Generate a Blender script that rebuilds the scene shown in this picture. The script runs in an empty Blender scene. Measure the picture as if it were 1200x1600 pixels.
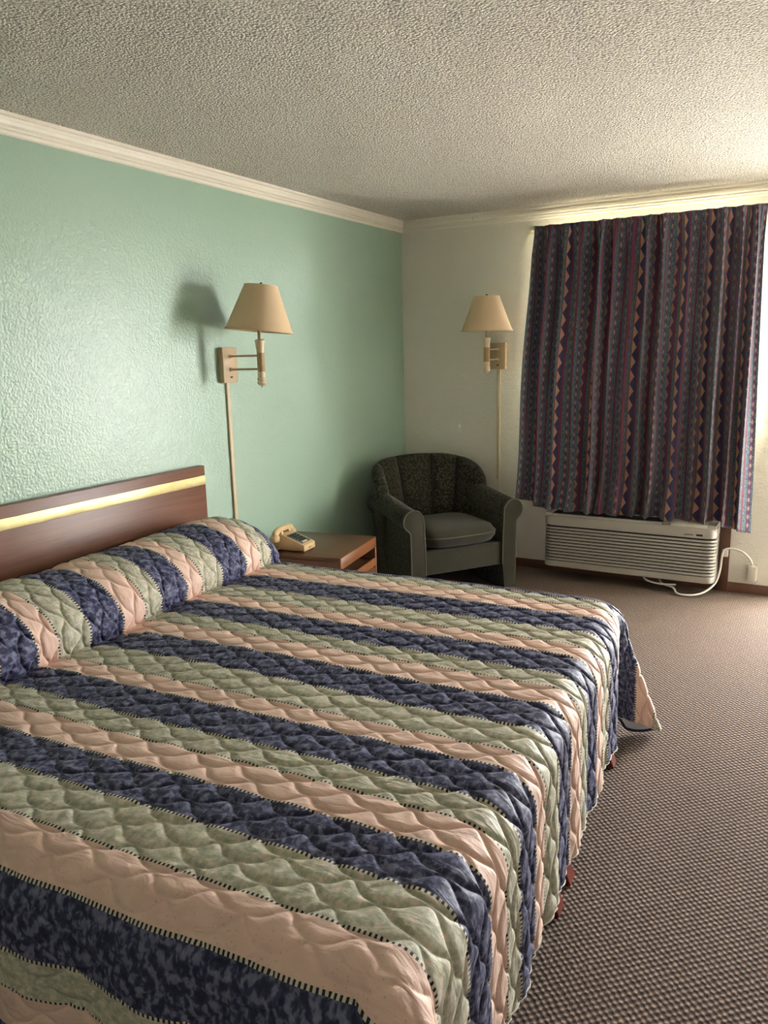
import bpy, bmesh, math, random
import numpy as np
from mathutils import Vector, Matrix
random.seed(4); rng = np.random.RandomState(4)
SC = bpy.context.scene
COL = SC.collection
PI = math.pi

# ------------------------------------------------------------------ camera
def cam_axes(yaw, pitch, roll):
    y, p, r = map(math.radians, (yaw, pitch, roll))
    f = Vector((-math.sin(y)*math.cos(p), math.cos(y)*math.cos(p), -math.sin(p)))
    ri = Vector((math.cos(y), math.sin(y), 0)); up = ri.cross(f)
    return math.cos(r)*ri + math.sin(r)*up, -math.sin(r)*ri + math.cos(r)*up, f
cd = bpy.data.cameras.new('camera'); cam = bpy.data.objects.new('camera', cd); COL.objects.link(cam)
cd.sensor_width = 36; cd.sensor_fit = 'AUTO'; cd.lens = 1205.9/1600*36; cd.clip_start = .02
_r, _u, _f = cam_axes(29.705, 11.872, -1.3364)
M4 = Matrix((_r, _u, -_f)).transposed().to_4x4(); M4.translation = (2.741, -5.1529, 1.5503)
cam.matrix_world = M4
SC.camera = cam

# ------------------------------------------------------------------ world, sun, exposure
W = bpy.data.worlds.new('sky'); SC.world = W; W.use_nodes = True
bg = W.node_tree.nodes['Background']; bg.inputs[0].default_value = (.97, .985, 1, 1); bg.inputs[1].default_value = 12.5
sd = bpy.data.lights.new('sun', 'SUN'); sd.energy = 40; sd.angle = .01; sd.color = (1, .95, .86)
sun = bpy.data.objects.new('sun', sd); COL.objects.link(sun)
sun.rotation_euler = Vector((-.62, .22, -.75)).to_track_quat('-Z', 'Y').to_euler()
def portal(name, loc, sx, sz):
    l = bpy.data.lights.new(name, 'AREA'); l.shape = 'RECTANGLE'; l.size = sx; l.size_y = sz; l.cycles.is_portal = True
    o = bpy.data.objects.new(name, l); COL.objects.link(o); o.location = loc; o.rotation_euler = (-PI/2, 0, 0)
DX0, DX1, DZ = 2.66, 3.57, 2.06          # doorway
WX0, WX1, WZ0, WZ1 = 1.03, 2.37, .98, 2.25   # window
portal('doorway_portal', ((DX0+DX1)/2, .14, DZ/2), DX1-DX0, DZ)
portal('window_portal', ((WX0+WX1)/2, .14, (WZ0+WZ1)/2), WX1-WX0, WZ1-WZ0)
vs = SC.view_settings
vs.view_transform = 'Standard'; vs.look = 'None'; vs.gamma = 1; vs.use_curve_mapping = False
vs.exposure = 2.28
SC.cycles.max_bounces = 10; SC.cycles.diffuse_bounces = 6; SC.cycles.glossy_bounces = 4
SC.cycles.sample_clamp_indirect = 12; SC.cycles.caustics_reflective = False; SC.cycles.caustics_refractive = False

H = 2.44
# ------------------------------------------------------------------ node helper
class NT:
    def __init__(s, name):
        s.mat = bpy.data.materials.new(name); s.mat.use_nodes = True; s.t = s.mat.node_tree
        s.b = s.t.nodes['Principled BSDF']; s.out = s.t.nodes['Material Output']
    def node(s, typ, **kw):
        n = s.t.nodes.new(typ)
        for k, v in kw.items(): setattr(n, k, v)
        return n
    def set(s, inp, v):
        if isinstance(v, bpy.types.NodeSocket): s.t.links.new(v, inp)
        elif isinstance(v, (tuple, list)) and inp.type == 'RGBA': inp.default_value = tuple(v) + ((1,) if len(v) == 3 else ())
        else: inp.default_value = v
    def m(s, op, a, b=None, c=None):
        n = s.node('ShaderNodeMath', operation=op); s.set(n.inputs[0], a)
        if b is not None: s.set(n.inputs[1], b)
        if c is not None: s.set(n.inputs[2], c)
        return n.outputs[0]
    def mix(s, f, a, b, mode='MIX'):
        n = s.node('ShaderNodeMix', data_type='RGBA', blend_type=mode)
        s.set(n.inputs[0], f); s.set(n.inputs[6], a); s.set(n.inputs[7], b); return n.outputs[2]
    def coord(s, kind='Object'):
        return s.node('ShaderNodeTexCoord').outputs[kind]
    def sep(s, v):
        n = s.node('ShaderNodeSeparateXYZ'); s.set(n.inputs[0], v); return n.outputs
    def comb(s, x, y, z):
        n = s.node('ShaderNodeCombineXYZ'); s.set(n.inputs[0], x); s.set(n.inputs[1], y); s.set(n.inputs[2], z); return n.outputs[0]
    def scale(s, v, sc):
        n = s.node('ShaderNodeMapping'); s.set(n.inputs[0], v); n.inputs['Scale'].default_value = sc; return n.outputs[0]
    def noise(s, v, sc, detail=2, rough=.5, dist=0):
        n = s.node('ShaderNodeTexNoise'); s.set(n.inputs['Vector'], v); n.inputs['Scale'].default_value = sc
        n.inputs['Detail'].default_value = detail; n.inputs['Roughness'].default_value = rough; n.inputs['Distortion'].default_value = dist
        return n.outputs[0]
    def vor(s, v, sc, feature='F1'):
        n = s.node('ShaderNodeTexVoronoi', feature=feature); s.set(n.inputs['Vector'], v); n.inputs['Scale'].default_value = sc
        return n.outputs['Distance']
    def ramp(s, f, stops, interp='LINEAR'):
        n = s.node('ShaderNodeValToRGB'); r = n.color_ramp; r.interpolation = interp
        while len(r.elements) < len(stops): r.elements.new(.5)
        for e, (p, c) in zip(r.elements, stops): e.position = p; e.color = tuple(c) + (1,) if len(c) == 3 else c
        s.set(n.inputs[0], f); return n.outputs[0]
    def bump(s, h, dist, strength=1, normal=None):
        n = s.node('ShaderNodeBump'); s.set(n.inputs['Height'], h); n.inputs['Distance'].default_value = dist; n.inputs['Strength'].default_value = strength
        if normal is not None: s.set(n.inputs['Normal'], normal)
        s.t.links.new(n.outputs[0], s.b.inputs['Normal']); return n.outputs[0]
    def base(s, c): s.set(s.b.inputs['Base Color'], c)
    def rough(s, r): s.set(s.b.inputs['Roughness'], r)
    def spec(s, v): s.set(s.b.inputs['Specular IOR Level'], v)

def simple(name, col, rough=.5, spec=.5, metal=0, var=.08, nsc=30, bump=0, bsc=200):
    n = NT(name); co = n.coord()
    f = n.noise(co, nsc, 3)
    n.base(n.mix(f, tuple(c*(1-var) for c in col), tuple(min(1, c*(1+var)) for c in col)))
    n.rough(rough); n.spec(spec); n.b.inputs['Metallic'].default_value = metal
    if bump: n.bump(n.noise(co, bsc, 2), bump)
    return n.mat

MAT = {}
def build_mats():
    # teal orange-peel gloss paint
    n = NT('teal_paint'); co = n.coord()
    f = n.noise(co, 1.5, 3)
    n.base(n.mix(f, (.300, .430, .340), (.335, .470, .375))); n.rough(.31); n.spec(.43)
    h = n.m('ADD', n.noise(co, 88, 2, .5), n.m('MULTIPLY', n.noise(co, 36, 2), .7)); n.bump(h, .0036, .6)
    MAT['teal'] = n.mat
    n = NT('white_paint'); co = n.coord()
    f = n.noise(co, 2, 3)
    n.base(n.mix(f, (.70, .675, .60), (.76, .735, .66))); n.rough(.5); n.spec(.4)
    h = n.m('ADD', n.noise(co, 70, 3, .55), n.m('MULTIPLY', n.noise(co, 20, 2), .8)); n.bump(h, .005, .7)
    MAT['white'] = n.mat
    # popcorn ceiling
    n = NT('popcorn_ceiling'); co = n.coord()
    v = n.m('SUBTRACT', 1, n.vor(co, 108)); nz = n.noise(co, 118, 3, .6)
    h = n.m('ADD', n.m('MULTIPLY', v, .7), nz)
    n.base(n.ramp(h, [(.55, (.50, .465, .415)), (1.0, (.93, .88, .80))])); n.rough(.95); n.spec(.1)
    n.bump(h, .018, 1.0)
    MAT['ceiling'] = n.mat
    MAT['trim'] = simple('cream_trim_paint', (.78, .735, .65), .4, .5, var=.03)
    # woven loop carpet
    n = NT('woven_carpet'); co = n.coord(); x, y, z = n.sep(co)
    w = n.noise(co, 25, 2); wx = n.m('MULTIPLY_ADD', w, .010, x); wy = n.m('MULTIPLY_ADD', n.noise(n.scale(co, (1, 1.3, 1)), 31, 2), .010, y)
    P = .0235
    sx = n.m('SINE', n.m('MULTIPLY', wx, 2*PI/P)); sy = n.m('SINE', n.m('MULTIPLY', wy, 2*PI/(P*.95)))
    pr = n.m('MULTIPLY_ADD', n.m('MULTIPLY', sx, sy), .5, .5)
    fine = n.noise(co, 300, 3, .6)
    big = n.noise(co, 3, 3)
    hh = n.m('ADD', pr, n.m('MULTIPLY', n.m('SUBTRACT', fine, .3), .6))
    c = n.ramp(hh, [(.25, (.062, .044, .037)), (.62, (.135, .097, .079)), (.98, (.35, .265, .205)), (1.0, (.40, .31, .25))])
    n.base(n.mix(n.m('MULTIPLY', big, .35), c, (.10, .08, .075))); n.rough(.95); n.spec(.1)
    n.bump(hh, .0045, 1)
    MAT['carpet'] = n.mat
    # woods
    def wood(name, a, b, sc, rough=.4, spec=.5, axis=(1, 1, 1)):
        n = NT(name); co = n.scale(n.coord(), sc)
        g = n.noise(co, 6, 5, .6, .6); g2 = n.noise(co, 40, 3, .6)
        n.base(n.mix(n.m('MULTIPLY_ADD', g2, .35, n.m('MULTIPLY', g, .65)), a, b)); n.rough(rough); n.spec(spec)
        n.bump(g2, .0006, .5); MAT[name] = n.mat
    wood('headboard_wood', (.055, .020, .010), (.26, .108, .060), (3, .25, 6), .36, .3)
    wood('nightstand_wood', (.05, .022, .010), (.19, .085, .035), (.6, 5, 5), .35)
    wood('nightstand_front', (.085, .026, .007), (.27, .095, .024), (5, .6, 5), .4)
    wood('brown_trim', (.075, .032, .018), (.15, .065, .035), (4, 4, .5), .5)
    wood('red_leg', (.13, .018, .012), (.22, .04, .026), (3, 3, .6), .35)
    n = NT('brass_strip'); co = n.coord()
    f = n.noise(n.scale(co, (1, 1, 2)), 5, 4, .65)
    n.base(n.mix(n.m('SMOOTH_MIN', n.m('MULTIPLY', f, 1.4), 1, .1), (.40, .30, .11), (.62, .54, .30))); n.b.inputs['Metallic'].default_value = 1
    n.rough(n.ramp(f, [(.35, (.62,)*3), (.6, (.52,)*3)])); MAT['brass'] = n.mat
    # lamp
    n = NT('lamp_shade_fabric'); co = n.coord(); x, y, z = n.sep(co)
    wv = n.noise(n.scale(co, (1, 1, 14)), 40, 3)
    n.base(n.mix(wv, (.68, .52, .33), (.80, .63, .42))); n.rough(.8); n.spec(.2); n.bump(wv, .0008, .5)
    tr = n.node('ShaderNodeBsdfTranslucent'); tr.inputs[0].default_value = (.75, .52, .28, 1)
    ms = n.node('ShaderNodeMixShader'); ms.inputs[0].default_value = .18
    n.t.links.new(n.b.outputs[0], ms.inputs[1]); n.t.links.new(tr.outputs[0], ms.inputs[2]); n.t.links.new(ms.outputs[0], n.out.inputs[0])
    MAT['shade'] = n.mat
    MAT['lamp_beige'] = simple('lamp_beige_enamel', (.50, .37, .22), .45, .4, var=.06)
    MAT['lamp_cream'] = simple('lamp_cream_band', (.66, .54, .36), .4, .4, var=.05)
    MAT['lamp_wrap'] = simple('lamp_cane_wrap', (.42, .28, .14), .6, .3, var=.15, nsc=120, bump=.002, bsc=180)
    MAT['cord_cover'] = simple('cord_cover_plastic', (.60, .49, .32), .45, .4, var=.05)
    MAT['bulb'] = simple('lamp_bulb_glass', (.85, .85, .82), .2, .5, var=.02)
    MAT['black'] = simple('black_plastic', (.012, .012, .012), .5, .4)
    MAT['dark'] = simple('dark_recess', (.02, .018, .016), .8, .2)
    # armchair fabric: small diamond weave
    n = NT('olive_chair_fabric'); co = n.coord(); x, y, z = n.sep(co)
    d = n.m('SUBTRACT', 1, n.vor(co, 62)); fz = n.noise(co, 300, 2)
    f = n.m('ADD', n.m('MULTIPLY', d, .65), n.m('MULTIPLY', fz, .5))
    n.base(n.ramp(f, [(.45, (.018, .017, .011)), (.85, (.078, .072, .048))])); n.rough(.95); n.spec(.15)
    n.b.inputs['Sheen Weight'].default_value = .12; n.b.inputs['Sheen Roughness'].default_value = .5
    n.bump(f, .003, .8); MAT['chair'] = n.mat
    n = NT('olive_seat_fabric'); co = n.coord(); fz = n.noise(co, 260, 3); bgz = n.noise(co, 9, 3)
    n.base(n.mix(n.m('MULTIPLY', n.m('ADD', fz, bgz), .5), (.026, .024, .016), (.056, .051, .035))); n.rough(.95); n.spec(.15); n.bump(fz, .002, .7)
    n.b.inputs['Sheen Weight'].default_value = .12
    MAT['seat'] = n.mat
    MAT['piping'] = simple('olive_piping', (.10, .098, .072), .85, .2, var=.12, nsc=200)
    # plastics
    MAT['ac'] = simple('beige_plastic', (.405, .38, .335), .42, .4, var=.04, nsc=12)
    MAT['ac_light'] = simple('pale_plastic', (.56, .53, .465), .38, .4, var=.03, nsc=12)
    MAT['cable'] = simple('white_cable', (.72, .70, .64), .45, .4, var=.03)
    MAT['phone'] = simple('ivory_phone_plastic', (.58, .42, .22), .33, .5, var=.05, nsc=20)
    MAT['phone_face'] = simple('grey_phone_face', (.10, .105, .09), .35, .5)
    MAT['key'] = simple('dark_phone_key', (.035, .035, .035), .4, .5)
    MAT['key_label'] = simple('pale_phone_label', (.7, .62, .42), .5, .3)
    MAT['red_print'] = simple('faded_red_print', (.42, .13, .06), .5, .3)
    MAT['mattress'] = simple('white_mattress', (.75, .75, .76), .8, .2, var=.03)
    MAT['lining'] = simple('white_lining', (.74, .76, .82), .85, .15, var=.04)
    MAT['curtain_lining'] = simple('cream_curtain_lining', (.78, .74, .62), .85, .15, var=.03)
    MAT['navy_hem'] = simple('navy_hem_cloth', (.045, .045, .075), .8, .2, var=.3, nsc=80)
    MAT['rod'] = simple('curtain_rod_enamel', (.66, .60, .46), .4, .4, var=.03)
    MAT['concrete'] = simple('pale_concrete', (.50, .48, .44), .9, .2, var=.12, nsc=3)
    MAT['door'] = simple('door_paint', (.62, .60, .54), .45, .4, var=.03)
    n = NT('window_glass'); n.t.nodes.remove(n.b)
    tr = n.node('ShaderNodeBsdfTransparent'); gl = n.node('ShaderNodeBsdfGlossy'); gl.inputs['Roughness'].default_value = .02
    fr = n.node('ShaderNodeFresnel'); fr.inputs[0].default_value = 1.45; ms = n.node('ShaderNodeMixShader')
    for a, b in ((fr.outputs[0], ms.inputs[0]), (tr.outputs[0], ms.inputs[1]), (gl.outputs[0], ms.inputs[2]), (ms.outputs[0], n.out.inputs[0])): n.t.links.new(a, b)
    MAT['glass'] = n.mat
    # ---- quilt print: uv.x = metres along the stripes, uv.y = stripe number (one whole unit per stripe)
    n = NT('striped_quilt_print'); uv = n.coord('UV'); u, v, _ = n.sep(uv)
    idx = n.m('FLOOR', v); fr = n.m('SUBTRACT', v, idx)
    k = n.m('MODULO', n.m('ADD', idx, 300), 3)                   # 0 blue 1 green 2 peach
    w = n.comb(n.m('MULTIPLY', u, 1), n.m('MULTIPLY', v, .11), 0)
    leaf = n.noise(w, 58, 2, .6, .25); leaf2 = n.noise(w, 17, 2, .5, .4); fine = n.noise(w, 300, 2)
    blue = n.ramp(leaf, [(.42, (.026, .027, .066)), (.50, (.050, .054, .120)), (.55, (.125, .130, .22)), (.68, (.19, .19, .29))])
    green = n.ramp(leaf, [(.38, (.37, .37, .27)), (.50, (.46, .455, .345)), (.57, (.55, .50, .40)), (.70, (.66, .57, .48))])
    dots = n.vor(w, 95); dot = n.m('LESS_THAN', dots, .16)
    pc = n.mix(n.m('MULTIPLY', leaf2, .8), (.69, .47, .38), (.86, .63, .53))
    peach = n.mix(n.m('MULTIPLY', dot, .35), pc, (.42, .24, .13))
    c = n.mix(n.m('GREATER_THAN', k, .5), blue, green); c = n.mix(n.m('GREATER_THAN', k, 1.5), c, peach)
    # black and cream check border on both sides of each seam
    dd = n.m('MINIMUM', fr, n.m('SUBTRACT', 1, fr)); edge = n.m('LESS_THAN', dd, .030)
    chk = n.m('GREATER_THAN', n.m('SINE', n.m('MULTIPLY', u, 2*PI/.0105)), -.1)
    bc = n.mix(chk, (.018, .017, .022), (.62, .56, .44))
    c = n.mix(edge, c, bc)
    n.base(c); n.rough(.6); n.spec(.26); n.b.inputs['Sheen Weight'].default_value = .05
    wr = n.noise(n.comb(n.m('MULTIPLY', u, .45), n.m('MULTIPLY', v, .11), 0), 30, 3, .5, .8)
    h = n.m('ADD', n.m('MULTIPLY', wr, 1), n.m('MULTIPLY', fine, .05))
    n.bump(h, .010, .6)
    MAT['quilt'] = n.mat
    # ---- curtain print: uv in metres
    n = NT('zigzag_curtain_print'); uv = n.coord('UV'); u, v, _ = n.sep(uv)
    PW = .27
    p = n.m('MULTIPLY', n.m('FRACT', n.m('DIVIDE', u, PW)), .30)
    st = n.noise(n.comb(n.m('MULTIPLY', u, 8), v, 0), 38, 3, .6); sp = n.noise(n.comb(u, n.m('MULTIPLY', v, .6), 0), 210, 2)
    mx = n.m('MULTIPLY', n.m('ADD', st, sp), .5)
    navy = n.mix(st, (.020, .020, .060), (.070, .066, .155)); maroon = n.mix(st, (.085, .018, .040), (.24, .055, .095))
    teal = n.ramp(mx, [(.38, (.030, .046, .068)), (.52, (.095, .140, .165)), (.66, (.22, .31, .34))]); purple = n.mix(st, (.048, .026, .070), (.13, .068, .145))
    sand = n.mix(sp, (.36, .19, .125), (.58, .34, .23)); pink = n.mix(sp, (.34, .15, .14), (.52, .27, .22))
    def between(a, b): return n.m('MULTIPLY', n.m('GREATER_THAN', p, a), n.m('LESS_THAN', p, b))
    def tri(per, ph=0): return n.m('ABSOLUTE', n.m('MULTIPLY_ADD', n.m('FRACT', n.m('ADD', n.m('DIVIDE', v, per), ph)), 2, -1))
    c = navy
    for a, b, colr in ((.050, .068, maroon), (.066, .097, teal), (.097, .117, purple), (.117, .149, teal), (.146, .160, maroon), (.182, .201, purple), (.160, .182, teal), (.201, .226, teal), (.226, .256, purple), (.256, .274, maroon), (.274, .30, teal)):
        c = n.mix(between(a, b), c, colr)
    c = n.mix(between(0, .006), c, (.24, .05, .055))
    def wedge(c, a, w, t, colr): return n.mix(n.m('MULTIPLY', between(a, a+w), n.m('LESS_THAN', n.m('DIVIDE', n.m('SUBTRACT', p, a), w), t)), c, colr)
    def diamond(c, m, w, t, colr): return n.mix(n.m('MULTIPLY', between(m-w, m+w), n.m('LESS_THAN', n.m('ABSOLUTE', n.m('DIVIDE', n.m('SUBTRACT', p, m), w)), t)), c, colr)
    c = wedge(c, .006, .034, tri(.090), sand)
    c = wedge(c, .226, .026, n.m('SUBTRACT', tri(.074, .3), .05), n.mix(.4, sand, maroon))
    c = diamond(c, .107, .013, n.m('SUBTRACT', tri(.058), .25), pink)
    c = diamond(c, .192, .012, n.m('SUBTRACT', tri(.052, .2), .3), n.mix(.35, pink, teal))
    c = diamond(c, .133, .007, n.m('SUBTRACT', tri(.058, .5), .3), maroon)
    n.base(c); n.rough(.8); n.spec(.2); n.b.inputs['Sheen Weight'].default_value = .15
    n.bump(sp, .0012, .5)
    MAT['curtain'] = n.mat
build_mats()

# ------------------------------------------------------------------ mesh helpers
def link(name, me, mat=None, parent=None, smooth=None):
    o = bpy.data.objects.new(name, me); COL.objects.link(o)
    if mat is not None: me.materials.append(MAT[mat] if isinstance(mat, str) else mat)
    if smooth is not None and len(me.polygons):
        me.polygons.foreach_set('use_smooth', [True]*len(me.polygons))
        if smooth > 0: me.set_sharp_from_angle(angle=math.radians(smooth))
    if parent is not None: o.parent = parent
    return o
def bm_obj(name, bm, mat, parent=None, smooth=35):
    bmesh.ops.recalc_face_normals(bm, faces=bm.faces)
    me = bpy.data.meshes.new(name); bm.to_mesh(me); bm.free(); return link(name, me, mat, parent, smooth)
def add_box(bm, x0, x1, y0, y1, z0, z1, bev=0, seg=2):
    b = bmesh.new(); bmesh.ops.create_cube(b, size=1)
    for v in b.verts: v.co = Vector(((x0+x1)/2+v.co.x*(x1-x0), (y0+y1)/2+v.co.y*(y1-y0), (z0+z1)/2+v.co.z*(z1-z0)))
    if bev: bmesh.ops.bevel(b, geom=b.edges[:], offset=bev, segments=seg, profile=.5, affect='EDGES')
    tmp = bpy.data.meshes.new('t'); b.to_mesh(tmp); b.free(); bm.from_mesh(tmp); bpy.data.meshes.remove(tmp)
def box(name, d, mat, parent=None, bev=.004, seg=2):
    bm = bmesh.new(); add_box(bm, *d, bev, seg); return bm_obj(name, bm, mat, parent)
def grid_mesh(name, P, mat, parent=None, uv=None, close_u=False, close_v=False, flip=False, smooth=0):
    """P[i,j] -> vertex grid mesh"""
    nu, nv = P.shape[:2]
    I, J = np.meshgrid(np.arange(nu - (0 if close_u else 1)), np.arange(nv - (0 if close_v else 1)), indexing='ij')
    I2 = (I+1) % nu; J2 = (J+1) % nv
    q = np.stack([I*nv+J, I2*nv+J, I2*nv+J2, I*nv+J2], -1).reshape(-1, 4)
    if flip: q = q[:, ::-1]
    me = bpy.data.meshes.new(name); nq = len(q)
    me.vertices.add(nu*nv); me.vertices.foreach_set('co', P.reshape(-1).astype(np.float32))
    me.loops.add(nq*4); me.loops.foreach_set('vertex_index', np.ascontiguousarray(q).reshape(-1).astype(np.int32))
    me.polygons.add(nq); me.polygons.foreach_set('loop_start', (np.arange(nq)*4).astype(np.int32))
    me.update(calc_edges=True)
    if uv is not None:
        l = me.uv_layers.new(name='UVMap'); l.data.foreach_set('uv', uv.reshape(-1, 2)[q.reshape(-1)].astype(np.float32).ravel())
    return link(name, me, mat, parent, smooth)
def lathe_bm(bm, prof, n=32, c=(0, 0, 0), cap=True, axis='z'):
    rings = []
    for r, z in prof:
        ring = []
        for k in range(n):
            a = 2*PI*k/n; p = (r*math.cos(a), r*math.sin(a), z)
            if axis == 'x': p = (p[2], p[0], p[1])
            if axis == 'y': p = (p[0], p[2], p[1])
            ring.append(bm.verts.new(Vector(p)+Vector(c)))
        rings.append(ring)
    for a, b in zip(rings, rings[1:]):
        for k in range(n): bm.faces.new((a[k], a[(k+1) % n], b[(k+1) % n], b[k]))
    if cap:
        bm.faces.new(rings[0][::-1]); bm.faces.new(rings[-1])
def lathe(name, prof, mat, parent=None, n=32, c=(0, 0, 0), cap=True, axis='z', smooth=40):
    bm = bmesh.new(); lathe_bm(bm, prof, n, c, cap, axis); return bm_obj(name, bm, mat, parent, smooth)
def smooth_path(pts, per=8):
    pts = [np.array(p, float) for p in pts]; out = []
    for i in range(len(pts)-1):
        p0 = pts[max(i-1, 0)]; p1 = pts[i]; p2 = pts[i+1]; p3 = pts[min(i+2, len(pts)-1)]
        for k in range(per):
            t = k/per; out.append(.5*((2*p1)+(-p0+p2)*t+(2*p0-5*p1+4*p2-p3)*t*t+(-p0+3*p1-3*p2+p3)*t**3))
    out.append(pts[-1]); return np.array(out)
def tube_bm(bm, pts, r, n=10, cap=True, sq=None):
    pts = [Vector(p) for p in pts]; rings = []; up = None
    rr = r if hasattr(r, '__len__') else [r]*len(pts)
    for i, p in enumerate(pts):
        t = (pts[min(i+1, len(pts)-1)]-pts[max(i-1, 0)]).normalized()
        if up is None: up = Vector((0, 0, 1)) if abs(t.z) < .9 else Vector((1, 0, 0))
        side = t.cross(up).normalized(); up = side.cross(t).normalized()
        sx, sy = sq if sq else (1, 1)
        rings.append([bm.verts.new(p+rr[i]*(sx*math.cos(2*PI*k/n)*side+sy*math.sin(2*PI*k/n)*up)) for k in range(n)])
    for a, b in zip(rings, rings[1:]):
        for k in range(n): bm.faces.new((a[k], a[(k+1) % n], b[(k+1) % n], b[k]))
    if cap: bm.faces.new(rings[0][::-1]); bm.faces.new(rings[-1])
def tube(name, pts, r, mat, parent=None, n=10, sq=None):
    bm = bmesh.new(); tube_bm(bm, pts, r, n, True, sq); return bm_obj(name, bm, mat, parent, 50)
def prism_bm(bm, poly, a0, a1, axis):
    """closed polygon (2D) extruded along axis; axis x: poly=(y,z); y: (x,z); z: (x,y)"""
    def mk(p, a): return {'x': (a, p[0], p[1]), 'y': (p[0], a, p[1]), 'z': (p[0], p[1], a)}[axis]
    A = [bm.verts.new(mk(p, a0)) for p in poly]; B = [bm.verts.new(mk(p, a1)) for p in poly]
    n = len(poly)
    for i in range(n): bm.faces.new((A[i], A[(i+1) % n], B[(i+1) % n], B[i]))
    bm.faces.new(A[::-1]); bm.faces.new(B)
def prism(name, poly, a0, a1, axis, mat, parent=None, smooth=35, bev=0):
    bm = bmesh.new(); prism_bm(bm, poly, a0, a1, axis)
    if bev: bmesh.ops.bevel(bm, geom=bm.edges[:], offset=bev, segments=2, profile=.5, affect='EDGES')
    return bm_obj(name, bm, mat, parent, smooth)
def tag(o, label, cat, group=None):
    o['label'] = label; o['category'] = cat
    if group: o['group'] = group
    return o
def thing(name, label, cat, loc=(0, 0, 0), rz=0, group=None):
    o = bpy.data.objects.new(name, None); COL.objects.link(o); o.location = loc; o.rotation_euler = (0, 0, rz); o.empty_display_size = .1
    return tag(o, label, cat, group)
def struct(o, label=None):
    o['kind'] = 'structure'
    if label: o['label'] = label
    return o

# ------------------------------------------------------------------ the room
RX, RY, T = 4.0, -7.2, .14
struct(box('floor', (-T, RX+T, RY-T, T, -.12, 0), 'carpet', bev=0), 'brown and beige woven loop carpet')
struct(box('ceiling', (-T, RX+T, RY-T, T, H, H+.12), 'ceiling', bev=0), 'grey popcorn textured ceiling')
struct(box('wall_left', (-T, 0, RY-T, T, 0, H), 'teal', bev=0), 'glossy teal painted wall behind the bed')
struct(box('wall_right', (RX, RX+T, RY-T, T, 0, H), 'white', bev=0), 'off-white wall opposite the headboard')
struct(box('wall_rear', (0, RX, RY-T, RY, 0, H), 'white', bev=0), 'off-white wall behind the camera')
bm = bmesh.new()
for d in ((0, WX0, 0, T, 0, H), (WX0, WX1, 0, T, 0, WZ0), (WX0, WX1, 0, T, WZ1, H), (WX1, DX0, 0, T, 0, H), (DX0, DX1, 0, T, DZ, H), (DX1, RX, 0, T, 0, H)): add_box(bm, *d)
bmesh.ops.remove_doubles(bm, verts=bm.verts[:], dist=1e-5)
struct(bm_obj('wall_far', bm, 'white', smooth=None), 'off-white textured wall with the curtained window')
# crown moulding (profile: out from wall, down from ceiling)
crown = [(0, 0), (.040, 0), (.040, -.012), (.030, -.016), (.029, -.025), (.036, -.030), (.033, -.043), (.020, -.049), (.022, -.057), (.013, -.061), (.012, -.072), (.007, -.076), (0, -.076)]
o = prism('trim_1', [(a, H+b) for a, b in crown], RY, -.001, 'y', 'trim', smooth=25); struct(o, 'pale ridged crown moulding along the teal wall')
o = prism('trim_2', [(-a*1.05, H+b*1.05) for a, b in crown][::-1], .012, RX, 'x', 'trim', smooth=25); struct(o, 'cream crown moulding above the curtain')
o = prism('trim_3', [(RX-a, H+b) for a, b in crown][::-1], RY, -.04, 'y', 'trim', smooth=25); struct(o, 'cream crown moulding along the right wall')
for nm, d in (('baseboard_left', (.0005, .012, RY, -.014, 0, .06)), ('baseboard_far', (.012, DX0-.075, -.013, -.0005, 0, .062)), ('baseboard_right', (RX-.012, RX-.0005, RY, -.001, 0, .06))):
    struct(box(nm, d, 'brown_trim', bev=.003), 'brown wooden baseboard')
# doorway to the outside, its casing and the leaf standing open against the right wall
d1 = bpy.data.objects.new('door_1', None); COL.objects.link(d1); d1.location = (DX1, 0, 0); struct(d1, 'open room door and its casing')
for nm, d in (('jamb', (DX0-DX1-.07, DX0-DX1, -.018, -.001, 0, DZ+.07)), ('jamb', (0, .07, -.018, -.001, 0, DZ+.07)), ('head_casing', (DX0-DX1, 0, -.018, -.001, DZ, DZ+.07))):
    box(nm, d, 'trim', d1)
leaf = box('door_leaf', (.015, .06, -.93, -.03, .012, DZ-.01), 'door', d1)
lathe('door_knob', [(.012, 0), (.012, .03), (.027, .045), (.03, .06), (.02, .075)], 'brass', leaf, 20, (0, -.86, .95), True, 'x').scale = (-1, 1, 1)
# window behind the curtain
w1 = bpy.data.objects.new('window_1', None); COL.objects.link(w1); w1.location = ((WX0+WX1)/2, .05, WZ0); struct(w1, 'sliding window hidden behind the curtain')
hw, hh = (WX1-WX0)/2, WZ1-WZ0
for d in ((-hw, -hw+.04, -.02, .04, 0, hh), (hw-.04, hw, -.02, .04, 0, hh), (-hw+.04, hw-.04, -.02, .04, 0, .04), (-hw+.04, hw-.04, -.02, .04, hh-.04, hh), (-.02, .02, -.02, .04, .04, hh-.04)):
    box('window_frame', d, 'trim', w1)
for d in ((-hw+.04, -.02, .008, .013, .04, hh-.04), (.02, hw-.04, .008, .013, .04, hh-.04)):
    box('pane', d, 'glass', w1, bev=0)
# ground outside
o = box('ground', (-12, 18, T+.001, 30, -.2, -.10), 'concrete', bev=0); struct(o, 'pale concrete ground outside the doorway')
o = box('added_canopy', (-6, 12, T+.001, 2.2, 2.62, 2.74), 'white', bev=0); struct(o, 'unseen overhang added outside the doorway to shape the daylight')  # added unseen overhang: shades the near ground, evens out the ceiling light
o = box('threshold', (DX0, DX1, .0, T, -.10, .0), 'concrete', bev=0)
o.name = 'trim_4'; struct(o, 'concrete door threshold')

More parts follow.
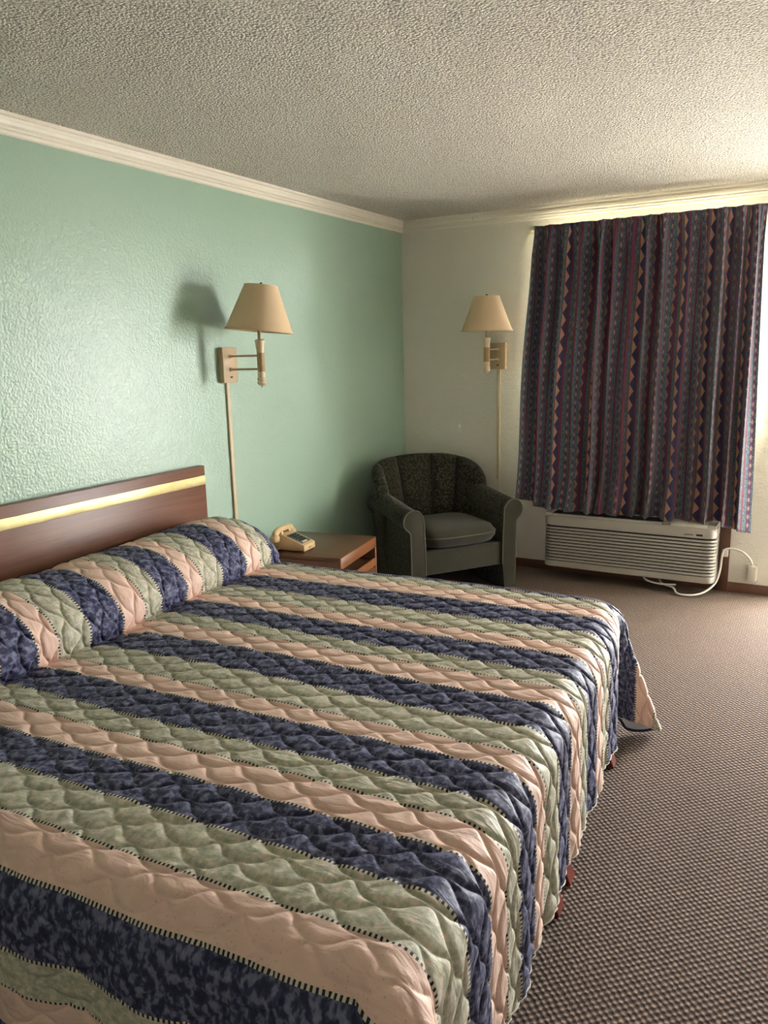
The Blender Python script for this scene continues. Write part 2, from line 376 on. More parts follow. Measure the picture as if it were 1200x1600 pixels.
# ------------------------------------------------------------------ headboard
hb = thing('headboard', 'dark walnut headboard with a brass inlay strip on the teal wall', 'headboard', (.0, -3.32, 0))
HY = 1.075
def hb_box(nm, z0, z1, x1, mat, x0=.004, e=0):
    return box(nm, (x0, x1, -HY+e, HY-e, z0, z1), mat, hb, bev=.003)
hb_box('panel', .30, 1.0, .046, 'headboard_wood')
s = hb_box('brass_strip', .905, .952, .0485, 'brass', .044, .0); s['label'] = 'polished brass strip with tarnished patches'

# ------------------------------------------------------------------ bed (box springs, mattress, legs) set a little askew
TH = math.radians(3.4); OX, OY = .075, -2.31
ZT = .572                                    # bed top
sv = np.array([math.cos(TH), math.sin(TH), 0]); tv = np.array([math.sin(TH), -math.cos(TH), 0])
bed = thing('bed', 'wide bed with red-brown wooden legs under the striped bedspread', 'bed', (OX, OY, 0), TH)
def bx(nm, s0, s1, t0, t1, z0, z1, mat, bev): return box(nm, (s0, s1, -t1, -t0, z0, z1), mat, bed, bev=bev, seg=3)
bx('mattress', .02, 2.02, .07, 2.00, .36, .545, 'mattress', .045)
for t0, t1 in ((.07, 1.03), (1.04, 2.00)):
    bx('box_spring', .02, 2.03, t0, t1, .165, .358, 'mattress', .02)
def leg(s, t, ds):
    bm = bmesh.new()
    prof = [(s-.035, .168), (s+.02, .168), (s+.02+ds, 0), (s-.02+ds, 0)]
    prism_bm(bm, prof, -t-.03, -t+.03, 'y')
    bmesh.ops.bevel(bm, geom=bm.edges[:], offset=.003, segments=1, profile=.5, affect='EDGES')
    bm_obj('leg', bm, 'red_leg', bed)
for t in (.25, .96, 1.10, 1.95):
    leg(2.0, t, .062)
    leg(.10, t, -.02)

# ------------------------------------------------------------------ bedspread: one quilted cloth over mattress and pillows
STR = [-.72, -.60, -.42, -.27, -.175, -.075, .085, .165, .275, .449, .58, .673, .824, .912, 1.027, 1.182, 1.316, 1.398, 1.541, 1.628, 1.735, 1.863, 2.0, 2.107, 2.272, 2.36, 2.47, 2.62, 2.71, 2.80, 2.95]
# STR[5] starts a blue stripe (index multiple of 3)
STRI = np.arange(len(STR)) - 5
prof = smooth_path([(-.02, .10), (.0, .135), (.05, .172), (.13, .196), (.23, .196), (.33, .172), (.405, .125), (.442, .07), (.440, .025), (.432, -.004), (.452, -.012), (.49, -.004), (.55, 0)], 10)
seg = np.r_[0, np.cumsum(np.hypot(*np.diff(prof, axis=0).T))]; U0 = seg[-1]
SE = 1.985; UE = U0 + (SE-.55); RAD = .085; EX = .52; EXS = .29
TF, TN = .075, 2.03                           # rounding starts
def rq(e):
    """cloth length e past the edge -> (out, down)"""
    e = np.maximum(e, 0); q = RAD*PI/2; a = np.minimum(e, q)/RAD; r = np.maximum(e-q, 0)
    return RAD*np.sin(a)+.015*r, RAD*(1-np.cos(a))+r*.993
def spread_pos(U, Tt):
    s_prof = np.interp(U, seg, prof[:, 0]); dz = np.interp(U, seg, prof[:, 1])
    s_flat = np.where(U < U0, -.02 + U*(.57/U0), .55+(U-U0))
    s_prof = np.where(U < U0, s_prof, s_flat); dz = np.where(U < U0, dz, 0)
    k = np.clip((Tt+.12)/.28, 0, 1); E = np.sqrt(np.clip(1-(1-k)**2, 0, 1))
    k2 = np.clip((2.12-Tt)/.20, 0, 1); E = E*np.sqrt(np.clip(1-(1-k2)**2, 0, 1))
    s = s_flat+(s_prof-s_flat)*E; z = ZT+dz*E
    # dents between the pillows and gentle unevenness of the top
    z = z + np.where(U < U0, -.012*np.exp(-((Tt-1.05)/.10)**2)*E, 0)
    z = z + .004*np.sin(U*5.1+1.3*Tt)*np.sin(Tt*6.3+.7)
    a = U-UE; b = TF-Tt; c = Tt-TN
    s = np.minimum(s, SE)-.055*np.clip((.40-Tt)/.40, 0, 1.1)**2*np.clip((U-UE+.5)/.5, 0, 1)**2; t = np.clip(Tt, TF, TN)
    b = np.maximum(b, 0); c = np.maximum(c, 0); a = np.maximum(a, 0)
    side = np.where(b > 0, b, c); sg = np.where(b > 0, -1., 1.)
    rho = np.hypot(a, side); phi = np.arctan2(side, a)
    both = (a > 0) & (side > 0)
    PC = math.atan2(EXS, EX)
    psi = np.where(both, np.where(phi < PC, phi/PC, (PI/2-phi)/(PI/2-PC))*math.radians(21), 0)
    eff = rho*np.cos(psi)*np.where(both & (phi < PC), 1+.06*np.clip(phi/PC, 0, 1), 1+.06*psi/math.radians(21)); out, down = rq(eff)
    h = rho*np.sin(psi)*np.clip(rho/.12, 0, 1)
    phs = np.where(rho > 0, phi, 0)
    # outward direction of the round corner
    ds = out*np.cos(phs); dt = out*np.sin(phs)
    dl = math.radians(16)
    ds = ds+h*math.cos(dl); dt = dt+h*math.sin(dl)
    # back layer of the corner fold opens behind the front one
    back = np.where(both, np.clip((phi-PC)/(PI/2-PC), 0, 1)*np.clip((PI/2-phi)/(PI/6), 0, 1), 0)
    dt = dt+back*.10*np.clip(rho/.3, 0, 1)
    # gathers in the hanging foot drop
    hang = np.clip(a/EX, 0, 1)*np.where(side > 0, np.clip(1-side/.12, 0, 1), 1)
    ds = ds+hang*(.006*np.sin(Tt*21+1)+.004*np.sin(Tt*47))
    hang2 = np.clip(side/EXS, 0, 1)*np.where(a > 0, 0, 1)
    dt = dt+hang2*.014*np.sin(U*19)
    s = s+ds; t = t+sg*dt; z = z-down-back*.05*np.clip(rho/.3, 0, 1)
    z = np.where(both, np.maximum(z, .012), z)
    z = z + hang*.007*np.sin(Tt*16)
    return np.array([OX, OY, 0])+s[..., None]*sv+t[..., None]*tv+z[..., None]*np.array([0, 0, 1.])
def quilt_puff(U, Tt):
    uu = U+.010*np.sin(Tt*9+U*2)+.006*np.sin(U*23+Tt*5); tt = Tt+.007*np.sin(U*7+Tt*3)+.004*np.sin(U*17)
    Pq, L, A, SKEW = .0415, .150, .0180, .55
    best = np.full(U.shape, 9.)
    k0 = np.round(tt/Pq)
    for dk in (-1, 0, 1):
        k = k0+dk; ph = 2*PI*uu/L+PI*(k % 2)
        line = k*Pq+A*np.sin(ph+SKEW*np.cos(ph)); sl = A*2*PI/L*np.cos(ph+SKEW*np.cos(ph))*(1-SKEW*np.sin(ph))
        best = np.minimum(best, np.abs(tt-line)/np.sqrt(1+sl*sl))
    amp = .0056+.0012*np.sin(U*3.3+Tt*4.1)
    amp = amp*(1-.5*np.clip((Tt-1.8)/.25, 0, 1))
    return amp*(1-np.exp(-best/.0036))+.0032*np.sin(np.minimum(best/.022, 1)*PI/2)+.0012*np.sin(U*61+Tt*33)*np.sin(Tt*71-U*20)*np.clip(best/.02, 0, 1)
def normals(P):
    du = np.gradient(P, axis=0); dv = np.gradient(P, axis=1); n = np.cross(dv, du)
    return n/np.maximum(np.linalg.norm(n, axis=-1, keepdims=True), 1e-9)
def spread(nu, nv, offset, puff, u0, t0, t1):
    U, Tt = np.meshgrid(np.linspace(u0, UE+EX, nu), np.linspace(t0, t1, nv), indexing='ij')
    P = spread_pos(U, Tt); N = normals(P)
    if puff: P = P+N*quilt_puff(U, Tt)[..., None]
    P = P+N*offset
    return P, U, Tt
sp = thing('bedspread', 'quilted bedspread in navy, sage and peach stripes covering the bed', 'bedspread', (OX, OY, ZT))
P, U, Tt = spread(840, 880, .004, True, 0, TF-EXS, TN+EX)
V = np.interp(Tt, STR, STRI)
o = grid_mesh('quilted_top', P-np.array([OX, OY, ZT]), 'quilt', sp, np.stack([U, V], -1), flip=True)
P2, U2, T2 = spread(120, 150, -.003, False, U0, TF-EXS+.002, TN+EX-.002)
o = grid_mesh('lining', P2-np.array([OX, OY, ZT]), 'lining', sp); o['label'] = 'white lining under the spread'
# the back of the corner fold shows its white lining under the front layer
PCm = math.atan2(EXS, EX); fb = np.linspace(.004, EXS*.98, 40)
hemf = spread_pos(np.full(40, UE+EX-.002), TF-fb)
dep = .066*np.sin(PI*np.clip((fb/EXS)**.8, 0, 1))**.8
rowsF = []
for q in np.linspace(0, 1, 7):
    R_ = hemf.copy(); R_ -= tv*(.012+.035*math.sin(q*PI*.5)*np.minimum(dep/.03, 1))[:, None]; R_[:, 2] = np.maximum(R_[:, 2]+.03*(1-q)-dep*q, .010); rowsF.append(R_)
FL = np.array(rowsF)-np.array([OX, OY, ZT])
o = grid_mesh('fold_lining', FL, 'lining', sp); o['label'] = 'white lining inside the corner fold'
tube('fold_hem', FL[-1], .0055, 'navy_hem', sp, 8)
# bound hem edge
def edge_tube(nm, Pl, r):
    tube(nm, Pl-np.array([OX, OY, ZT]), r, 'lining' if nm != 'hem' else 'quilt_hem', sp, 6)
MAT['quilt_hem'] = simple('cream_hem', (.55, .52, .46), .8, .2, var=.25, nsc=60)
edge_tube('hem', P[-1, ::3], .0026); edge_tube('hem', P[::3, 0], .0026); edge_tube('hem', P[::3, -1], .0026)

# ------------------------------------------------------------------ wall lamps
def wall_lamp(name, label, loc, rz, tilt=0, tax=(1, 0, 0)):
    """local: wall plane y=0, arm goes to -y, x along the wall"""
    L = thing(name, label, 'lamp', loc, rz, 'swing-arm wall lamps')
    pl = box('wall_plate', (-.055, .055, -.034, -.001, 1.40, 1.58), 'lamp_beige', L, bev=.003)
    box('switch', (-.006, .010, -.0385, -.033, 1.424, 1.432), 'black', pl, bev=.001)
    for z in (1.43, 1.55): lathe('screw', [(.004, 0), (.004, .002), (.002, .003)], 'black', pl, 10, (-.055, -.017, z), True, 'x').scale = (-1, 1, 1)
    for x in (): pass
    PY = -.235
    for z in (1.468, 1.535):
        bm = bmesh.new(); tube_bm(bm, [(0, -.03, z), (0, PY+.01, z)], .0055, 12); lathe_bm(bm, [(.011, 0), (.011, -.006), (.006, -.011)], 14, (0, -.033, z), True, 'y')
        bm_obj('arm', bm, 'lamp_beige', L)
    c = (0, PY, 0)
    lathe('post', [(.018, 1.455), (.019, 1.46), (.019, 1.545), (.018, 1.55)], 'lamp_wrap', L, 28, c)
    lathe('lower_finial', [(.003, 1.375), (.004, 1.384), (.010, 1.386), (.018, 1.390), (.024, 1.397), (.024, 1.404), (.0215, 1.409), (.0235, 1.414), (.0235, 1.421), (.0195, 1.427), (.021, 1.434), (.020, 1.445), (.018, 1.456)], 'lamp_cream', L, 28, c)
    lathe('upper_collar', [(.018, 1.549), (.0205, 1.556), (.019, 1.564), (.0215, 1.570), (.020, 1.578), (.023, 1.585), (.0225, 1.594), (.026, 1.604), (.0265, 1.611), (.017, 1.616)], 'lamp_cream', L, 28, c)
    lathe('neck', [(.0095, 1.614), (.0095, 1.66), (.013, 1.662), (.013, 1.70)], 'lamp_beige', L, 20, c)
    lathe('bulb', [(.012, 1.70), (.013, 1.72), (.028, 1.75), (.031, 1.775), (.024, 1.80), (.008, 1.812)], 'bulb', L, 20, c)
    R0, R1, Z0, Z1 = .170, .083, 1.655, 1.878
    bm = bmesh.new()
    lathe_bm(bm, [(R0, Z0), ((R0+R1)/2, (Z0+Z1)/2), (R1, Z1), (R1-.003, Z1), ((R0+R1)/2-.003, (Z0+Z1)/2), (R0-.003, Z0), (R0, Z0)], 48, c, False)
    sh = bm_obj('lamp_shade', bm, 'shade', L, 40)
    for r, z in ((R0, Z0+.004), (R1, Z1-.003)):
        bm = bmesh.new(); lathe_bm(bm, [(r+.0012, z-.005), (r+.0022, z), (r+.0002, z+.005)], 48, c, False); bm_obj('shade_rim', bm, 'shade', sh, 40)
    tube('shade_spider', [(-R1, PY, Z1-.004), (0, PY, Z1-.006), (R1, PY, Z1-.004)], .002, 'lamp_beige', L, 6)
    tube('harp', smooth_path([(-.014, PY, 1.665), (-.05, PY, 1.75), (-.045, PY, 1.84), (0, PY, 1.872), (.045, PY, 1.84), (.05, PY, 1.75), (.014, PY, 1.665)], 6), .002, 'lamp_beige', L, 6)
    lathe('finial', [(.006, 1.872), (.006, 1.878), (.009, 1.883), (.007, 1.890), (.002, 1.893)], 'black', L, 14, c)
    TM = Matrix.Translation((0, PY, 1.66)) @ Matrix.Rotation(math.radians(tilt), 4, Vector(tax)) @ Matrix.Translation((0, -PY, -1.66))
    for o in list(L.children_recursive):
        if o.name.split('.')[0] in ('lamp_shade', 'shade_rim', 'shade_spider', 'harp', 'finial'): o.data.transform(TM)
    box('cord_cover', (-.012, .012, -.013, -.001, .625, 1.40), 'cord_cover', L, bev=.003)
    tube('cord', smooth_path([(0, -.006, .63), (.003, -.008, .58), (-.006, -.008, .5), (0, -.01, .36)], 6), .003, 'cord_cover', L, 6)
    return L
wall_lamp('wall_lamp', 'beige swing-arm wall lamp on the teal wall beside the headboard', (0, -1.985, 0), PI/2, 5.5, (.78, .62, 0))
wall_lamp('wall_lamp', 'beige swing-arm wall lamp on the white wall left of the curtain', (.752, 0, 0), 0)

# ------------------------------------------------------------------ nightstand
NA = math.radians(-80+90)
ns = thing('nightstand', 'walnut nightstand with an open slot between bed and armchair', 'nightstand', (.325, -1.715, 0), math.radians(9))
D0, D1, Wn, Zn = -.29, .262, .255, .50       # local: +x front, y along the wall
box('top', (D0, D1, -Wn, Wn, Zn-.022, Zn), 'nightstand_wood', ns, bev=.003)
box('front_edge', (D1-.004, D1+.012, -Wn, Wn, Zn-.062, Zn-.001), 'nightstand_front', ns, bev=.003)
for y in (-Wn, Wn-.02): box('side_panel', (D0, D1, y, y+.02, .03, Zn-.0225), 'nightstand_wood', ns, bev=.002)
box('back_panel', (D0, D0+.012, -Wn+.0205, Wn-.0205, .03, Zn-.0225), 'nightstand_wood', ns, bev=.001)
for y in (-Wn, Wn-.022): box('stile', (D1+.0005, D1+.012, y, y+.022, .03, Zn-.0625), 'nightstand_front', ns, bev=.002)
box('shelf', (D0+.0125, D1, -Wn+.0205, Wn-.0205, .345, .365), 'nightstand_wood', ns, bev=.002)
box('rail', (D1+.0005, D1+.012, -Wn+.0225, Wn-.0225, .33, .378), 'nightstand_front', ns, bev=.003)
dr = box('drawer', (D0+.05, D1+.010, -Wn+.024, Wn-.024, .07, .322), 'nightstand_wood', ns, bev=.003)
lathe('knob', [(.006, 0), (.006, .012), (.013, .02), (.011, .027)], 'brass', dr, 16, (D1+.008, 0, .2), True, 'x')
box('plinth', (D0+.02, D1-.02, -Wn+.02, Wn-.02, 0, .03), 'nightstand_wood', ns, bev=.001)

# ------------------------------------------------------------------ telephone
ph = thing('telephone', 'ivory push-button desk telephone on the nightstand', 'telephone', (.285, -1.855, .5005), math.radians(6)); ph.scale = (.9, .9, .88)
# local x: front (keypad end) at +x, y across
pw = .068
body = [(-.12, .004), (.115, .004), (.115, .040), (.108, .046), (-.030, .098), (-.055, .100), (-.115, .085), (-.122, .07)]
prism('body', body, -pw, pw, 'y', 'phone', ph, bev=.004)
sl = math.atan2(.046-.098, .138)
face = bpy.data.objects.new('keypad_face', None)
def on_slope(nm, x0, x1, y0, y1, h0, h1, mat, parent, bev=.0015):
    o = box(nm, (x0, x1, y0, y1, h0, h1), mat, None, bev)
    M = Matrix.Translation((-.030, 0, .098)) @ Matrix.Rotation(-sl, 4, 'Y')
    o.data.transform(M); o.parent = parent; return o
fc = on_slope('keypad_face', .018, .132, -pw+.014, pw-.014, -.003, .002, 'phone_face', ph)
for i in range(4):
    for j in range(3): on_slope('key', .030+i*.021, .043+i*.021, -.034+j*.026, -.018+j*.026, .001, .007, 'key', fc)
on_slope('number_card', .116, .128, -.035, .02, .0015, .0035, 'key_label', fc)
box('front_mark', (.1145, .1162, -.016, .018, .018, .026), 'red_print', ph, bev=.0004)
for y in (-1, 1):
    prism('cradle_prong', [(-.095, .085), (-.040, .092), (-.046, .118), (-.052, .104), (-.078, .100), (-.088, .115)], y*pw*.62-.012, y*pw*.62+.012, 'y', 'phone', ph, bev=.002)
# handset: curved bar lying across, with two cups
bm = bmesh.new()
hp = smooth_path([(-.066, -.098, .088), (-.066, -.088, .110), (-.066, -.055, .122), (-.066, 0, .126), (-.066, .055, .122), (-.066, .088, .110), (-.066, .098, .088)], 6)
tube_bm(bm, hp, [.019+.004*abs(math.cos(PI*i/(len(hp)-1))) for i in range(len(hp))], 14, True, (1, .8))
hs = bm_obj('handset', bm, 'phone', ph, 60)
for y in (-.098, .098):
    lathe('ear_cup' if y > 0 else 'mouth_cup', [(.022, .060), (.029, .064), (.030, .084), (.026, .098), (.015, .106)], 'phone', hs, 22, (-.066, y, 0))
# coiled cord
cp = smooth_path([(-.075, -.112, .075), (-.085, -.118, .03), (-.10, -.150, .012), (-.09, -.178, -.03), (-.085, -.180, -.10), (-.03, -.180, -.17), (-.02, -.178, -.10), (-.04, -.174, -.02), (-.05, -.125, .012), (-.055, -.072, .016)], 40)
tl = np.r_[0, np.cumsum(np.linalg.norm(np.diff(cp, axis=0), axis=1))]
tt = np.linspace(0, tl[-1], 900); cc = np.stack([np.interp(tt, tl, cp[:, k]) for k in range(3)], -1)
ang = tt/.0075*2*PI
cc = cc+.0055*np.stack([np.cos(ang), np.sin(ang)*.7, np.sin(ang)*.7], -1)
tube('coiled_cord', cc, .0017, 'phone', ph, 5)

# ------------------------------------------------------------------ armchair
ac_ang = math.atan2(.81, .58)
ch = thing('armchair', 'dark olive channel-back armchair in the corner beside the curtain', 'armchair', (.835, -.80, 0), ac_ang)
# local: x right as seen from the front, y towards the back, z up; front plane y=0
def arm_profile(sx, y, grow=0):
    up = .06*min(max(y/.5, 0), 1); inw = 0
    pts = [(.285, .17), (.287, .35), (.293, .46+up)]
    cx, cz, r = .362, .525+up, .064+grow
    for k in range(13):
        a = math.radians(185-k*(185+62)/12); pts.append((cx+r*math.cos(a), cz+r*math.sin(a)))
    pts += [(.382, .445+up), (.380, .30), (.376, .012), (.295, .012)]
    return [(sx*(x if x > .30 or grow == 0 else x-grow), z) for x, z in pts]
def arm(sx):
    ys = [.012, .05, .15, .25, .35, .45, .52, .56]
    bm = bmesh.new(); rings = []
    for i, y in enumerate(ys):
        sq = 1 if i < len(ys)-1 else .93
        rings.append([bm.verts.new((x*sq+sx*(1-sq)*.33, y, z if z < .1 else z*sq)) for x, z in arm_profile(sx, y)])
    n = len(rings[0])
    for a, b in zip(rings, rings[1:]):
        for k in range(n): bm.faces.new((a[k], a[(k+1) % n], b[(k+1) % n], b[k]))
    bm.faces.new(rings[0]); bm.faces.new(rings[-1][::-1])
    A = bm_obj('arm', bm, 'chair', ch, 50)
    fp = arm_profile(sx, 0, .004); P3 = []
    bm = bmesh.new(); prism_bm(bm, [(x, z) for x, z in fp], -.012, .016, 'y')
    bmesh.ops.bevel(bm, geom=[e for e in bm.edges if abs((e.verts[0].co-e.verts[1].co).y) < 1e-5], offset=.006, segments=2, profile=.5, affect='EDGES')
    bm_obj('front_panel', bm, 'seat', A, 45)
    tube('piping', [(x, -.010, z) for x, z in fp[:-3]]+[(fp[-2][0], -.010, fp[-2][1])], .005, 'piping', A, 8)
arm(1); arm(-1)
# channelled barrel back
nth, NCH = 181, 5
th = np.radians(np.linspace(-97, 97, nth))
def curve(a, b, yc, z, e=.82):
    s = np.sin(th); c = np.cos(th)
    return np.stack([a*np.sign(s)*np.abs(s)**e, yc+b*np.sign(c)*np.abs(c)**e, z*np.ones(nth)], -1)
zt = .60+.238*np.clip(np.cos(th), 0, 1)**.24
rows = []
def rowmix(A, B, f): return A*(1-f)+B*f
I0 = curve(.268, .17, .40, .33); I1 = curve(.335, .262, .385, 1.0); O1 = curve(.415, .335, .385, 1.0); O0 = curve(.374, .30, .385, .08)
chan = np.abs(np.sin((np.degrees(th)+84)/168*PI*NCH))**.55
chan = np.where(np.abs(np.degrees(th)) > 84, .9, chan)
inw = np.stack([-np.sin(th), -np.cos(th), np.zeros(nth)], -1)
for f in np.linspace(0, 1, 12):
    R_ = rowmix(I0, I1, f); R_[:, 2] = .33+(zt-.045-.33)*f
    rows.append(R_+inw*((chan-1)*.042*min(1, f*3+.25)+.012*np.sin(PI*f))[:, None])
mid = (I1+O1)/2
for a in np.linspace(0, PI, 11)[1:-1]:
    R_ = mid+(I1-mid)*math.cos(a); R_[:, 2] = zt-.045+.045*math.sin(a)*1.0
    k = max(0, math.cos(a*.5))
    R_[:, 2] += (chan-1)*.008*math.sin(a); R_ += inw*((chan-1)*.042*math.cos(a/2)**2)[:, None]
    rows.append(R_)
for f in np.linspace(0, 1, 9):
    R_ = rowmix(O1, O0, f); R_[:, 2] = (zt-.045)*(1-f)+.08*f; rows.append(R_)
BK = np.array(rows)
bk = grid_mesh('backrest', BK, 'chair', ch, smooth=0, close_u=True)
# channel seams
for j in range(1, NCH):
    k = int(np.argmin(np.abs(np.degrees(th)-(-84+168*j/NCH))))
    tube('seam', BK[:19, k]+inw[k]*.014, .0042, 'black', bk, 6)
# seat cushion: puffed box with welt
def cushion(name, x0, x1, y0, y1, z0, z1, mat, parent, n=28, p=4.0):
    uu = np.linspace(-1, 1, n); X, Y = np.meshgrid(uu, uu, indexing='ij')
    tx = np.sign(X)*np.abs(X)**.75; ty = np.sign(Y)*np.abs(Y)**.75
    # rounded-square plan
    rr = np.maximum(np.abs(X), np.abs(Y)); pn = (np.abs(X)**p+np.abs(Y)**p)**(1/p); f = np.where(pn > 0, rr/np.maximum(pn, 1e-6), 1)
    cx, cy = (x0+x1)/2, (y0+y1)/2; hx, hy = (x1-x0)/2, (y1-y0)/2; cz, hz = (z0+z1)/2, (z1-z0)/2
    prof = np.clip(1-rr**5, 0, 1)**.5
    PX = cx+X*f*hx; PY = cy+Y*f*hy
    top = np.stack([PX, PY, cz+.012+(hz-.012)*prof+.006*(1-rr**2)], -1); bot = np.stack([PX, PY, cz-.012-(hz-.012)*prof], -1)
    bm = bmesh.new()
    def add(G, flip):
        vs = [[bm.verts.new(G[i, j]) for j in range(n)] for i in range(n)]
        for i in range(n-1):
            for j in range(n-1):
                q = (vs[i][j], vs[i+1][j], vs[i+1][j+1], vs[i][j+1]); bm.faces.new(q[::-1] if flip else q)
        return vs
    A = add(top, False); B = add(bot, True)
    ringi = [(i, 0) for i in range(n)]+[(n-1, j) for j in range(1, n)]+[(i, n-1) for i in range(n-2, -1, -1)]+[(0, j) for j in range(n-2, 0, -1)]
    for (a, b), (c, d) in zip(ringi, ringi[1:]+ringi[:1]): bm.faces.new((A[a][b], B[a][b], B[c][d], A[c][d]))
    o = bm_obj(name, bm, mat, parent, 60)
    loop = [top[a, b] for a, b in ringi]; tube('piping', loop+[loop[0]], .0045, 'piping', o, 8)
    return o
cushion('seat_cushion', -.278, .278, -.035, .50, .315, .455, 'seat', ch)
box('front_rail', (-.284, .284, .004, .045, .165, .318), 'seat', ch, bev=.012, seg=3)
box('seat_deck', (-.275, .275, .045, .60, .19, .314), 'chair', ch, bev=.01)
for x in (-.30, .30):
    bm = bmesh.new(); prism_bm(bm, [(x-.025, .09), (x+.025, .09), (x+.018, 0), (x-.018, 0)], .58, .62, 'y'); bm_obj('rear_leg', bm, 'black', ch)

# ------------------------------------------------------------------ window air conditioner
AX0, AX1, AY, AZ0, AZ1 = 1.158, 2.238, -.205, .088, .452
ac = thing('air_conditioner', 'beige through-wall air conditioner under the curtain', 'air conditioner', ((AX0+AX1)/2, 0, AZ0))
AW = (AX1-AX0)/2; AH = AZ1-AZ0
def aplan(inset, r, yb=-.02, yf=AY, nb=6):
    x = AW-inset; y = yf+inset; pts = [(-x, yb)]
    for k in range(nb+1): a = PI+k*(PI/2)/nb; pts.append((-x+r+r*math.cos(a), y+r+r*math.sin(a)))
    for k in range(nb+1): a = 1.5*PI+k*(PI/2)/nb; pts.append((x-r+r*math.cos(a), y+r+r*math.sin(a)))
    pts.append((x, yb)); return pts
prism('sleeve', [(-AW+.02, -.002), (-AW+.02, -.12), (AW-.02, -.12), (AW-.02, -.002)], .012, AH-.02, 'z', 'ac', ac)
prism('grille_backing', aplan(.013, .035), .02, AH-.055, 'z', 'dark', ac)
def ring_bar(nm, z0, z1, inset, mat, parent, bev=.003, r=.045):
    bm = bmesh.new(); prism_bm(bm, aplan(inset, r), z0, z1, 'z')
    bmesh.ops.bevel(bm, geom=[e for e in bm.edges if abs(e.verts[0].co.z-e.verts[1].co.z) < 1e-6], offset=bev, segments=2, profile=.5, affect='EDGES')
    return bm_obj(nm, bm, mat, parent, 40)
ring_bar('bottom_band', 0, .040, 0, 'ac', ac, .006)
NS = 11; z0, z1 = .046, AH-.083
pitch = (z1-z0)/NS
for i in range(NS): ring_bar('slat', z0+i*pitch, z0+i*pitch+pitch*.60, .001, 'ac', ac, .0045)
ring_bar('top_band', AH-.080, AH-.018, 0, 'ac', ac, .007)
# top deck with dark discharge slots and the control lid
box('top_rim', (-AW+.004, -AW+.05, AY+.012, -.02, AH-.02, AH+.004), 'ac', ac, bev=.006)
box('top_rim', (AW-.32, AW-.004, AY+.03, -.02, AH-.02, AH+.002), 'ac', ac, bev=.006)
box('top_rim', (-AW+.05, AW-.32, AY+.012, AY+.03, AH-.02, AH-.002), 'ac', ac, bev=.003)
box('discharge_well', (-AW+.05, AW-.32, AY+.03, -.02, AH-.03, AH-.017), 'dark', ac, bev=0)
for i in range(7): box('discharge_vane', (-AW+.05, AW-.32, AY+.042+i*.02, AY+.048+i*.02, AH-.017, AH-.005), 'black', ac, bev=.001)
prism('control_lid', [(AY+.008, AH-.030), (AY+.020, AH+.002), (AY+.13, AH+.004), (AY+.13, AH-.004), (AY+.03, AH-.016)], AW-.27, AW-.055, 'x', 'ac_light', ac, bev=.002)
box('name_plate', (AW-.115, AW-.078, AY-.002, AY+.003, AH-.066, AH-.055), 'black', ac, bev=.001)
for k in range(6): box('print_mark', (AW-.185+k*.009, AW-.179+k*.009, AY-.0008, AY+.002, AH-.064, AH-.058), 'dark', ac, bev=0)
# brown trim board beside the unit
o = box('trim_5', (AX1+.002, 2.302, -.022, -.0135, 0, .96), 'brown_trim', bev=.003); struct(o, 'brown vertical board beside the air conditioner')

# outlet, plug and cord
ot = thing('wall_outlet', 'white wall outlet low on the wall right of the air conditioner', 'outlet', (2.437, 0, .135))
box('cover_plate', (-.036, .036, -.007, -.0008, -.058, .058), 'ac_light', ot, bev=.002)
cr = thing('power_cord', 'white power cord looping from the air conditioner to the outlet', 'cord', (2.25, -.05, 0))
o0 = Vector((2.25, -.05, 0))
cpts = [(1.90, -.10, .07), (1.93, -.16, .045), (2.0, -.185, .035), (2.03, -.22, .012), (2.07, -.235, .009), (2.13, -.225, .012), (2.19, -.18, .03), (2.24, -.11, .075), (2.258, -.075, .15), (2.262, -.06, .22), (2.268, -.05, .262), (2.285, -.042, .282), (2.33, -.036, .285), (2.38, -.036, .268), (2.42, -.036, .230), (2.438, -.036, .19)]
tube('cable', [Vector(p)-o0 for p in smooth_path(cpts, 8)], .0065, 'cable', cr, 10)
tube('cable', [Vector(p)-o0 for p in smooth_path([(1.80, -.12, .075), (1.84, -.18, .06), (1.92, -.2, .052), (2.02, -.19, .056)], 8)], .006, 'cable', cr, 8)
bm = bmesh.new(); add_box(bm, 2.413-2.25, 2.463-2.25, -.055+.05, -.0085+.05, .092, .188, .006)
add_box(bm, 2.457-2.25, 2.467-2.25, -.041+.05, -.012+.05, .10, .20, .003)
bm_obj('plug', bm, 'ac_light', cr)
box('cable_clip', (2.262-2.25, 2.296-2.25, -.05+.05, -.022+.05, .232, .276), 'cable', cr, bev=.004)

# ------------------------------------------------------------------ curtain and rod
CX0, CX1 = 1.0, 2.425
cu = thing('curtain', 'navy and maroon zigzag striped curtain drawn across the window', 'curtain', ((CX0+CX1)/2, -.105, .42))
nc, nr = 620, 90
cu_u = np.linspace(0, 1, nc); vv = np.linspace(0, 1, nr)      # vv 0 top .. 1 bottom
Uc, Vc = np.meshgrid(cu_u, vv, indexing='ij')
